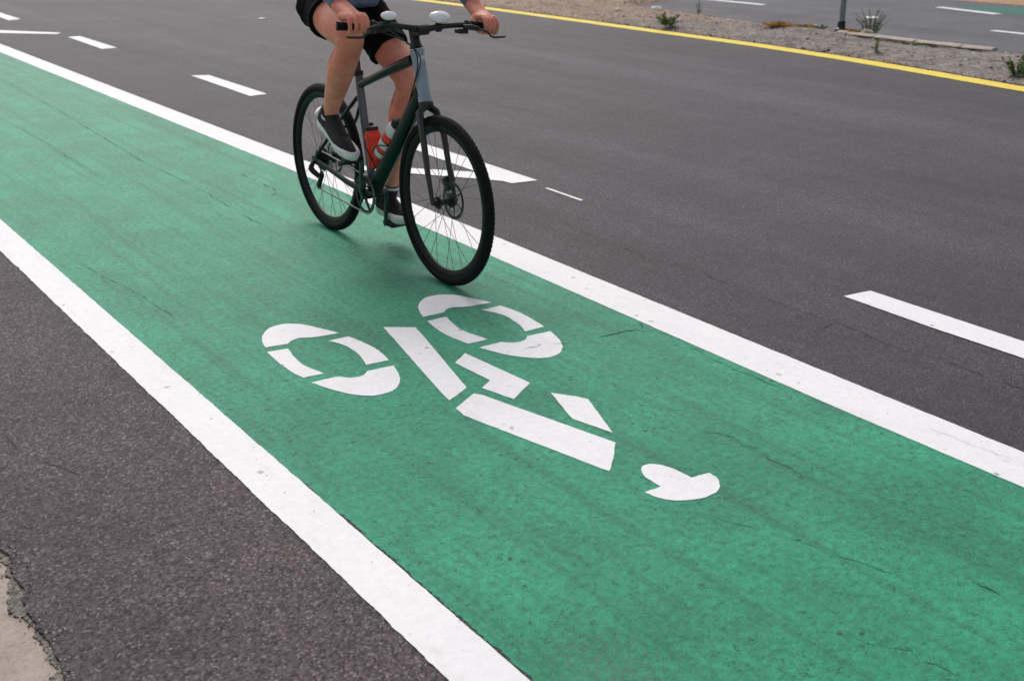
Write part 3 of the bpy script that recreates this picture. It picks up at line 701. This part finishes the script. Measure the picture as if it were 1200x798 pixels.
# drivetrain
CH = simple('chain_steel', (.16, .155, .15), .35, metal=1, nsc=90, var=.5)
g = G(); xr = -.046
g.lathe(BB, (1, 0, 0), [(.088, xr-.0015), (.088, xr+.0015), (.074, xr+.0015), (.074, xr-.0015)], 60, True)
for i in range(42):
    a = 2*pi*i/42; g.box(BB+Vector((xr, cos(a)*.089, sin(a)*.089)), (.0025, .006, .005), Matrix.Rotation(a, 4, 'X').to_quaternion())
for i in range(5):
    a = 2*pi*i/5+.4; g.tube([BB+Vector((xr-.004, cos(a)*.012, sin(a)*.012)), BB+Vector((xr, cos(a)*.076, sin(a)*.076))], [.013, .008], 8, flat=(.4, 1))
crank = bp(g, 'crankset', BLACK)
PR, PL = V(-.125, 4.600, .440), V(.125, 4.662, .105)
g = G(); g.tube([BB+Vector((-.058, 0, 0)), BB+Vector((-.068, -.006, .03)), Vector((X-.072, PR.y, PR.z))], [.018, .014, .0135], 12, flat=(.6, 1)); g.tube([V(-.038, 4.631, .272), V(-.064, 4.631, .272)], .016, 14); bp(g, 'crank_arm', DSTEEL, crank)
g = G(); g.tube([BB+Vector((.058, 0, 0)), BB+Vector((.068, .006, -.03)), Vector((X+.072, PL.y, PL.z))], [.018, .014, .0135], 12, flat=(.6, 1)); g.tube([V(.038, 4.631, .272), V(.064, 4.631, .272)], .016, 14); bp(g, 'crank_arm', DSTEEL, crank)
for p, tilt in ((PR, -.38), (PL, .03)):
    q = Matrix.Rotation(tilt, 4, 'X').to_quaternion(); g = G(); s = 1 if p.x > X else -1
    g.tube([p-Vector((s*.06, 0, 0)), p+Vector((s*.045, 0, 0))], .007, 10)
    for d in (-.036, .036): g.box(p+q @ Vector((0, d, 0)), (.088, .012, .020), q)
    for d in (-.042, .042): g.box(p+Vector((d, 0, 0)), (.010, .075, .016), q)
    bp(g, 'pedal', BLACK)
# chain: two runs joined round ring and cog
cg = RH + Vector((-.040, 0, 0)); cb = BB + Vector((-.046, 0, 0)); j1 = RH + Vector((-.040, -.015, -.075)); j2 = RH + Vector((-.040, .025, -.135))
path = []
for i in range(17): a = pi*.5 + pi*i/16; path.append(cb + Vector((0, cos(a)*.0885, sin(a)*.0885)))     # front half (towards -y)
path.append(j2 + Vector((0, -.010, -.014))); path.append(j2 + Vector((0, .014, 0))); path.append(j1.lerp(j2, .5)+Vector((0, .004, 0))); path.append(j1+Vector((0, -.015, .004)))
path.append(j1+Vector((0, .0, .018)))
for i in range(11): a = -.2*pi + .72*pi*i/10; path.append(cg + Vector((0, cos(a)*.043, sin(a)*.043)))
g = G(); g.tube(path, .0042, 6, closed=True, flat=(1, .9)); bp(g, 'chain', CH, ang=20)
g = G()
for j in (j1, j2): g.lathe(j, (1, 0, 0), [(.019, -.003), (.019, .003), (.004, .003), (.004, -.003)], 20, True)
for dx in (-.007, .007): g.tube([j1+Vector((dx, 0, 0)), j2+Vector((dx, 0, 0))], .010, 8, flat=(.25, 1))
g.limb([RH+Vector((-.074, 0, -.012)), RH+Vector((-.082, .01, -.045)), j1+Vector((-.022, 0, 0))], [.009, .014, .012], 10)
bp(g, 'derailleur', BLACK)
# bottle cages
def bottle(base, ax, name, label, cols, L=.185, r=.0365):
    ax = Vector(ax).normalized(); o = empty(name, tuple(base)); tag(o, label, 'bottle', )
    def P(gg, n, m):
        q = gg.build(n, m); q.parent = o; q.matrix_parent_inverse = Matrix.Translation(-o.location); return q
    g = G(); B = Vector(base)
    body = [(.001, 0), (r*.9, 0), (r, .006), (r, L*.60), (r*.90, L*.66), (r*.90, L*.72), (r, L*.78), (r*.98, L*.90), (r*.72, L), (.001, L)]
    g.lathe(B, ax, body, 32); P(g, 'bottle_body', cols[0])
    for t0, t1 in cols[2]:
        g = G(); g.lathe(B, ax, [(r*1.006, t0*L), (r*1.012, t0*L+.001), (r*1.012, t1*L-.001), (r*1.006, t1*L)], 32); P(g, 'label_band', WHITEP if t1-t0 > .07 else BLACK)
    if len(cols) > 3:
        g = G(); g.lathe(B, ax, [(r*.91, L*.73), (r*1.02, L*.78), (r*1.02, L*.905), (r*.75, L*1.004)], 32); P(g, 'bottle_shoulder', cols[3])
    g = G(); g.lathe(B, ax, [(r*.74, L-.001), (r*.80, L), (r*.80, L+.014), (r*.66, L+.018), (.010, L+.020), (.010, L+.030), (.008, L+.034), (.001, L+.034)], 28); P(g, 'bottle_cap', cols[1]); return o
sax = (SC-BB).normalized(); dax = (HB-BB).normalized()
perp_s = Vector((0, -sax.z, sax.y)); perp_d = Vector((0, -dax.z, dax.y))*-1
if perp_s.y > 0: perp_s = -perp_s
if perp_d.z < 0: perp_d = -perp_d
sb = BB + sax*.115 + perp_s*.060; db = BB + dax*.185 + perp_d*.073
bottle(sb, sax, 'water_bottle', 'red water bottle with black lid held against the seat tube', (REDP, BLACK, []), .165)
bottle(db, dax, 'water_bottle', 'red and white striped bottle with white neck and black lid on the down tube', (REDP, BLACK, [(.10, .22), (.22, .25), (.36, .54), (.54, .58)], WHITEP), .225)
for base, ax, pp in ((sb, sax, perp_s), (db, dax, perp_d)):
    g = G(); ax = Vector(ax).normalized(); R0 = .0395; sd_ = Vector((1, 0, 0))
    for s in (-1, 1):
        pts = [base-ax*.004-pp*R0*.8+sd_*s*.012, base-ax*.006+pp*.02+sd_*s*.02, base+ax*.02+pp*R0*.75+sd_*s*.028, base+ax*.075+pp*R0*.2+sd_*s*R0*1.02, base+ax*.11-pp*R0*.5+sd_*s*R0*.90, base+ax*.12-pp*R0*1.05+sd_*s*.012, base+ax*.02-pp*R0*1.08+sd_*s*.008]
        g.tube(catmull([tuple(q) for q in pts], 6), .0026, 8)
    g.box(base+ax*.07-pp*(R0+.006), (.016, .016, .10), Vector((0, 0, 1)).rotation_difference(ax)); bp(g, 'bottle_cage', BLACK)
# kickstand folded under the chain stays
g = G(); g.tube([V(.06, 4.74, .265), V(.085, 4.80, .250), V(.090, 5.02, .235)], [.010, .008, .007], 10); bp(g, 'kickstand', BLACK)

# ------------------------------------------------------------------ rider
per = empty('person', (X, 4.75, 0))
tag(per, 'cyclist in black shorts and blue long sleeved shirt riding the bicycle', 'person')
def pq(o): o.parent = per; o.matrix_parent_inverse = Matrix.Translation(-per.location); return o
RWR, LWR = V(-.285, 4.310, 1.128), V(.325, 4.275, 1.102)
b = G()
rp = [V(-.085, 4.87, 1.085), V(-.115, 4.74, 1.045), V(-.135, 4.60, 1.000), V(-.140, 4.525, .972), V(-.141, 4.555, .905), V(-.143, 4.615, .830), V(-.142, 4.68, .735), V(-.140, 4.728, .660), V(-.138, 4.752, .615)]
b.limb(rp, [.092, .086, .070, .060, .054, .058, .047, .036, .034], 20)
b.ball(V(-.138, 4.483, .980), (.040, .030, .042)); b.ball(V(-.142, 4.655, .835), (.040, .038, .075))
lp = [V(.085, 4.87, 1.085), V(.125, 4.76, .965), V(.150, 4.64, .850), V(.162, 4.565, .765), V(.160, 4.575, .690), V(.152, 4.625, .590), V(.142, 4.665, .450), V(.130, 4.690, .310), V(.126, 4.712, .235)]
b.limb(lp, [.092, .085, .072, .059, .053, .057, .046, .036, .034], 20)
b.ball(V(.162, 4.528, .760), (.040, .030, .044)); b.ball(V(.152, 4.66, .58), (.038, .036, .08))
for kx, pts, o_ in ((-.138, rp, -1), (.158, lp, 1)):
    K, Cf, An = pts[3], pts[5], pts[8]
    b.limb([K+Vector((0, -.036, -.03)), Cf.lerp(K, .35)+Vector((0, -.040, -.02)), Cf.lerp(An, .5)+Vector((0, -.026, 0)), An+Vector((0, -.016, 0))], [.014, .015, .013, .012], 10)
    b.limb([K+Vector((-.026, .020, -.01)), Cf+Vector((-.024, .022, .03)), Cf.lerp(An, .35)+Vector((-.018, .018, 0))], [.018, .025, .014], 12)
    b.limb([K+Vector((.026, .020, -.01)), Cf+Vector((.026, .026, .01)), Cf.lerp(An, .45)+Vector((.016, .018, 0))], [.018, .025, .014], 12)
    b.limb([Cf.lerp(An, .5)+Vector((0, .022, 0)), An+Vector((0, .030, 0))], [.012, .011], 10)
    for q in (-1, 1): b.ball(K+Vector((q*.040, .004, -.006)), (.024, .034, .034)); b.ball(An+Vector((q*.021, 0, -.022)), (.012, .014, .015))
# torso, neck, head
b.ball(V(0, 4.885, 1.11), (.165, .12, .115)); b.limb([V(0, 4.86, 1.12), V(0, 4.79, 1.27), V(0, 4.69, 1.43), V(0, 4.62, 1.54)], [.115, .108, .120, .10], 24, flat=(1.3, 1))
b.limb([V(-.185, 4.585, 1.555), V(0, 4.60, 1.575), V(.185, 4.585, 1.555)], [.055, .068, .055], 18)
b.limb([V(0, 4.60, 1.57), V(0, 4.555, 1.66), V(0, 4.53, 1.72)], [.062, .055, .055], 18)
HD = V(0, 4.50, 1.795)
b.ball(HD, (.076, .096, .105)); b.ball(HD+Vector((0, -.035, -.055)), (.052, .058, .060)); b.ball(HD+Vector((0, -.075, -.095)), (.026, .02, .018))
b.limb([HD+Vector((0, -.088, .010)), HD+Vector((0, -.106, -.028))], [.009, .014], 12); b.ball(HD+Vector((0, -.086, -.062)), (.026, .012, .006)); b.ball(HD+Vector((0, -.083, -.073)), (.022, .012, .006))
for s in (-1, 1):
    b.ball(HD+Vector((s*.078, .010, -.010)), (.009, .020, .032)); b.limb([HD+Vector((s*.016, -.092, .030)), HD+Vector((s*.048, -.080, .032))], [.008, .007], 10)
for wr, el, s in ((RWR, V(-.315, 4.50, 1.30), -1), (LWR, V(.325, 4.485, 1.29), 1)):
    b.limb([V(s*.185, 4.58, 1.55), V(s*.26, 4.55, 1.42), el, el.lerp(wr, .35)+Vector((s*.004, .004, 0)), wr], [.050, .046, .040, .041, .030], 18)
    # hand closed on the grip: palm, four fingers, thumb
    hc = .805 if s < 0 else .885; gc = barpt(s*hc); t = (barpt(s*(hc+.07))-barpt(s*(hc-.07))).normalized()*s           # +x direction
    def H(u, f, z): return gc + t*u + Vector((0, -f, z))      # u along bar (+x), f forward, z up
    b.limb([wr, H(0, -.045, .046), H(0, -.006, .036)], [.030, .028, .023], 18, flat=(1.40, .85))
    b.limb([H(-.032, -.030, .034), H(-.032, .004, .036)], [.019, .014], 14); b.limb([H(.032, -.030, .032), H(.032, .002, .034)], [.018, .014], 14)
    order = (-1.5, -.5, .5, 1.5)
    for k, o_ in enumerate(order):
        u = o_*.0228; ln = (.93, 1.03, 1.0, .86)[k] if s > 0 else (.86, 1.0, 1.03, .93)[k]
        b.limb([H(u*.9, -.008, .036), H(u, .022*ln, .034), H(u, .040*ln, .010), H(u*.98, .034*ln, -.014), H(u*.95, .014, -.026)], [.0108, .0100, .0092, .0086, .0076], 12)
        b.ball(H(u*.95, .010, .041), (.0108, .012, .009)); b.ball(H(u, .037*ln, .016), .0103)
    ui = -s                                                # thumb on the inner side, under the bar
    b.limb([H(ui*.030, -.050, .034), H(ui*.048, -.030, .018), H(ui*.054, -.014, -.004), H(ui*.050, .006, -.021)], [.015, .0125, .0108, .0088], 12)
body = pq(remeshed(b, 'body', SKIN, None, .0030, 4))
# finger nails stay too small to show; eyes
for s in (-1, 1):
    g = G(); g.ball(HD+Vector((s*.031, -.086, .012)), (.0125, .0085, .009)); e = pq(g.build('eye', EYE)); g = G(); g.ball(HD+Vector((s*.031, -.0935, .011)), (.005, .002, .005)); i_ = g.build('iris', IRIS); i_.parent = e; i_.matrix_parent_inverse = parent_world(e).inverted()
g = G(); g.ball(HD+Vector((0, .018, .012)), (.082, .098, .104)); pq(g.build('hair', HAIR))
g = G(); g.ball(HD+Vector((0, .008, .045)), (.100, .135, .088)); 
for k in range(-2, 3): g.limb([HD+Vector((k*.030, -.10, .085-.01*abs(k))), HD+Vector((k*.034, 0, .138-.012*abs(k))), HD+Vector((k*.028, .11, .085-.008*abs(k)))], [.010, .012, .010], 10)
hm = pq(remeshed(g, 'helmet', HELM, None, .005, 3))
# shorts
def smpl(P, R, a, b_, grow, n=8):
    """the stretch a..b_ (in control points) of a limb, grown"""
    Q = catmull([tuple(p)+(r,) for p, r in zip(P, R)], 10); q = Q[int(a*10):int(b_*10)+1]; st = max(1, len(q)//n); q = q[::st]
    return [Vector(v[:3]) for v in q], [v[3]+grow for v in q]
def fabric(o, amp, sc):
    nn = [v.normal.copy() for v in o.data.vertices]
    for v, n_ in zip(o.data.vertices, nn):
        k = noise.noise(v.co*sc) + .5*noise.noise(v.co*sc*2.3 + Vector((3, 1, 2))); v.co += n_*amp*k
    return o
g = G(); rr = [.092, .086, .070, .060, .054, .058, .047, .036, .034]
P_, R_ = smpl(rp, rr, 0, 1.15, .013); R_[-1] += .008; g.tube(P_, R_, 24)
rl = [.092, .085, .072, .059, .053, .057, .046, .036, .034]
P_, R_ = smpl(lp, rl, 0, 1.62, .014); R_[-1] += .006; g.tube(P_, R_, 24)
g.ball(V(0, 4.885, 1.115), (.178, .132, .126)); g.ball(V(0, 4.83, 1.16), (.150, .118, .10)); g.ball(V(-.10, 4.86, 1.08), .108); g.ball(V(.10, 4.86, 1.08), .106)
g.limb([V(-.05, 4.79, 1.05), V(.06, 4.76, 1.0)], [.075, .07], 16)
sh = pq(fabric(remeshed(g, 'shorts', SHORT, None, .006, 3), .005, 24))
# shirt
g = G(); g.limb([V(0, 4.83, 1.15), V(0, 4.785, 1.27), V(0, 4.69, 1.43), V(0, 4.615, 1.545)], [.128, .126, .134, .112], 28, flat=(1.28, 1))
g.limb([V(-.185, 4.588, 1.555), V(0, 4.605, 1.575), V(.185, 4.588, 1.555)], [.066, .078, .066], 18)
g.limb([V(-.05, 4.72, 1.135), V(.06, 4.71, 1.13)], [.055, .055], 14)
for wr, el, s in ((RWR, V(-.315, 4.50, 1.30), -1), (LWR, V(.325, 4.485, 1.29), 1)):
    P_ = [V(s*.185, 4.58, 1.55), V(s*.26, 4.55, 1.42), el, el.lerp(wr, .35)+Vector((s*.004, .004, 0)), el.lerp(wr, .93)]
    g.tube(catmull([tuple(p)+() for p in P_], 8), [q[0] for q in catmull([(.062,), (.060,), (.055,), (.053,), (.040,)], 8)], 20)
st = pq(fabric(remeshed(g, 'shirt', SHIRT, None, .006, 3), .007, 20))
# socks and shoes
def shoe(heel, toe, dx, side):
    """heel and toe: (y, z) of the sole's underside"""
    hl = V(dx, heel[0], heel[1]); tl = V(dx, toe[0], toe[1]); d = (tl-hl).normalized(); up = Vector((1, 0, 0)).cross(d)*-1
    if up.z < 0: up = -up
    L = (tl-hl).length; lx = Vector((1, 0, 0)); out = 1 if dx > 0 else -1
    def W(t, x, z): return hl + d*(t*L) + lx*x + up*z
    o = empty('shoe', tuple(hl)); o['label'] = 'shoe on the upper pedal' if dx < 0 else 'shoe on the lower pedal'; pq(o)
    ow = per.location.copy()
    def P(oo): oo.parent = o; oo.matrix_parent_inverse = Matrix.Translation(-hl); return oo
    g = G(); g.limb([W(.10, 0, .045), W(.30, 0, .045), W(.55, out*.004, .040), W(.75, out*.004, .034), W(.90, 0, .030)], [.034, .036, .038, .036, .026], 18, flat=(1.05, .9))
    g.limb([W(.10, 0, .05), W(.15, 0, .085), W(.20, 0, .105)], [.034, .037, .040], 18); g.limb([W(.25, 0, .085), W(.45, 0, .062), W(.62, 0, .048)], [.036, .034, .030], 14)
    P(remeshed(g, 'shoe_upper', SHOEB, None, .0035, 4))
    # sole: outline swept upward
    outl = [(0, 0), (.02, .022), (.10, .034), (.30, .033), (.45, .034), (.65, .045), (.80, .046), (.92, .036), (1, .012)]
    ring = [(t, w_) for t, w_ in outl] + [(t, -w_*.92) for t, w_ in reversed(outl[1:])]
    vs = []; 
    for z, k in ((0, .93), (.004, 1.0), (.020, 1.05), (.034, 1.03), (.038, .9)):
        for t, w_ in ring: vs.append(W(.5+(t-.5)*(k if k < 1 else 1+(k-1)*.5), w_*k, z + .020*max(0, t-.78)**1.3*3 + (.012*k if t < .08 and z > .02 else 0)))
    n = len(ring); g = G(); g.add(vs, [(i*n+j, i*n+(j+1) % n, (i+1)*n+(j+1) % n, (i+1)*n+j) for i in range(4) for j in range(n)] + [tuple(range(n-1, -1, -1)), tuple(4*n+j for j in range(n))])
    P(g.build('sole', SHOEW, ang=70))
    g = G()
    for k in range(5):
        t = .36+k*.07; z = .104-k*.011; g.tube([W(t, -.024, z-.022), W(t+.01, -.010, z-.006), W(t+.01, .010, z-.006), W(t, .024, z-.022)], .0032, 6)
    P(g.build('laces', SHOEG))
    g = G()        # pale heel counter
    g.limb([W(.035, -.020, .055), W(.0, 0, .060), W(.035, .020, .055)], [.020, .022, .020], 12, flat=(1, 1)); P(g.build('heel_patch', SHOEW))
    return W
WR = shoe((4.855, .572), (4.545, .440), -.138, -1); WL = shoe((4.815, .128), (4.525, .118), .126, 1)
for pts, rads, s in ((rp, rr, -1), (lp, rl, 1)):
    a = Vector(pts[-1]); bq = Vector(pts[-2]); d = (a-bq).normalized(); g = G()
    top = a - d*(.012 if s < 0 else .050)
    g.tube([top, a, a+d*.045], [rads[-1]+.0035, rads[-1]+.004, rads[-1]+.003], 22); so_ = pq(g.build('sock', SOCK))
    g = G(); g.lathe(top+d*.006, d, [(rads[-1]+.0050, 0), (rads[-1]+.0062, .002), (rads[-1]+.0062, .010), (rads[-1]+.0050, .012)], 22); q = g.build('sock_stripe', WHITEP); q.parent = so_; q.matrix_parent_inverse = parent_world(so_).inverted()

# ------------------------------------------------------------------ median things
def weed(name, x, y, h, spread, ns, mat, label, cat='weed', leafy=1.0, leaf=(.036, .011), lean=.35, group='weeds growing on the median', zz=None):
    z0 = (mz(x, y) if zz is None else zz) - .012; o = empty(name, (x, y, z0)); tag(o, label, cat, group)
    st = G(); lf = G(); rnd = random.Random(int(x*1000+y*77))
    for i in range(ns):
        a = rnd.random()*2*pi; r = spread*rnd.random()**.6; hh = h*rnd.uniform(.45, 1.0)*(1-.35*r/spread)
        p0 = Vector((cos(a)*r*.35, sin(a)*r*.35, 0)); p2 = Vector((cos(a)*r, sin(a)*r, hh)); p1 = p0.lerp(p2, .5)+Vector((-cos(a)*r*.12, -sin(a)*r*.12, hh*.08))
        st.tube([p0, p1, p2], [.0035, .0026, .0012], 5)
        k = max(3, int(hh/.011*leafy))
        for j in range(k):
            t = rnd.uniform(.08, 1); p = p0.lerp(p1, t*2) if t < .5 else p1.lerp(p2, t*2-1)
            b_ = rnd.random()*2*pi; el = rnd.uniform(.2, 1.2); L = leaf[0]*rnd.uniform(.5, 1.2)*(1.15-.5*t); w_ = leaf[1]*rnd.uniform(.6, 1.2)
            d = Vector((cos(b_)*cos(el), sin(b_)*cos(el), sin(el))); s = Vector((-sin(b_), cos(b_), 0))
            lf.add([p, p+d*L*.5+s*w_, p+d*L+Vector((0, 0, -L*.15)), p+d*L*.5-s*w_], [(0, 1, 2), (0, 2, 3)])
    q = st.build('stem', mat); q.parent = o; q = lf.build('foliage', mat, smooth=False); q.parent = o; return o
weed('weed', 11.57, 9.10, .34, .26, 26, SAGE, 'tall grey-green spiky weed clump just right of the steel post', leafy=1.6, leaf=(.035, .006))
weed('weed', 10.12, 11.00, .16, .20, 30, LEAF, 'bright green bushy tuft behind the yellow line, farthest of the low ones', leafy=2.2, leaf=(.05, .011))
weed('weed', 11.64, 12.05, .26, .05, 5, LEAF, 'thin upright green sprig on the far edge of the dirt', leafy=1.6, leaf=(.035, .009))
weed('weed', 10.03, 7.80, .21, .07, 7, LEAF, 'narrow green weed rising from the seam behind the yellow line', leafy=1.5, leaf=(.03, .009))
weed('weed', 9.80, 6.06, .26, .15, 14, LEAF, 'leafy weed at the right end of the yellow line', leafy=2.4, leaf=(.05, .012))
weed('weed', 11.20, 8.05, .045, .16, 26, LEAF, 'flat yellow-green weed mat on the old kerb', leafy=2.5, leaf=(.03, .008))
weed('weed', 11.30, 7.55, .05, .12, 20, SAGE, 'low dull green weed patch past the end of the old kerb', leafy=2.5, leaf=(.03, .008))
weed('weed', 11.50, 7.00, .10, .10, 12, LEAF, 'small green weed on the far right edge of the median', leafy=2, leaf=(.03, .008))
weed('weed', 11.30, 9.62, .08, .12, 20, LEAF, 'small green weed at the foot of the steel post', leafy=2, leaf=(.03, .008))
for x, y, r, n, lab in ((11.02, 10.05, .22, 90, 'orange dried weed heap farthest left of the post'), (11.22, 9.82, .20, 60, 'thin orange dry grass between heap and post'), (11.40, 9.22, .16, 50, 'orange dry litter right beside the spiky weed')):
    weed('dry_weed', x, y, .09 if n > 80 else .045, r, n, DRYW, lab, 'dry weed', 1.6, (.045, .006), group='dried weeds near the post')
def stone(x, y, r, mat, lab):
    g = G(); g.ball((0, 0, 0), (r, r*.8, r*.5), n=14, m=9)
    g.v = [tuple(Vector(v)*(1+.35*noise.noise(Vector(v)*22+Vector((x, y, 0))))) for v in g.v]
    o = g.build('stone', mat, ang=25); o.location = (x, y, mz(x, y)+r*.12); tag(o, lab, 'stone', 'stones lying on the median')
stone(11.40, 9.02, .085, STONE, 'tan rock at the foot of the spiky weed clump')
stone(11.45, 9.85, .05, STONE, 'small tan rock left of the post foot')
stone(11.30, 12.55, .085, STONEW, 'pale white rock beside the thin green sprig')
stone(10.95, 12.95, .08, STONE, 'tan rock lying in the dirt beyond the bushy tuft')
stone(11.05, 10.9, .035, STONEW, 'little white stone on gravel near the dried weeds')
# post
PX, PY = 11.495, 9.475
post = empty('steel_post', (PX, PY, 0)); tag(post, 'grey-blue steel post standing at the far edge of the median', 'post')
g = G(); g.lathe((0, 0, 0), (.0, .0, 1), [(.034, .0), (.034, 2.6), (.030, 2.61), (.001, 2.612)], 24)
for z in (.6, .9, 1.2): g.lathe((0, -.034, z), (0, -1, 0), [(.001, .003), (.008, .003), (.008, -.002)], 10)
q = g.build('pole', POSTM); q.parent = post
g = G(); g.lathe((0, 0, 0), (0, 0, 1), [(.075, 0), (.072, .055), (.047, .075), (.044, .145), (.035, .15)], 20); q = g.build('post_base', BLACK); q.parent = post
# litter
g = G(); g.box((0, 0, .006), (.11, .07, .012)); o = g.build('paper_scrap', WHITEP); o.location = (6.566, 15.10, .001); o.rotation_euler = (0, 0, .6)
tag(o, 'small white scrap of litter on the asphalt', 'litter')
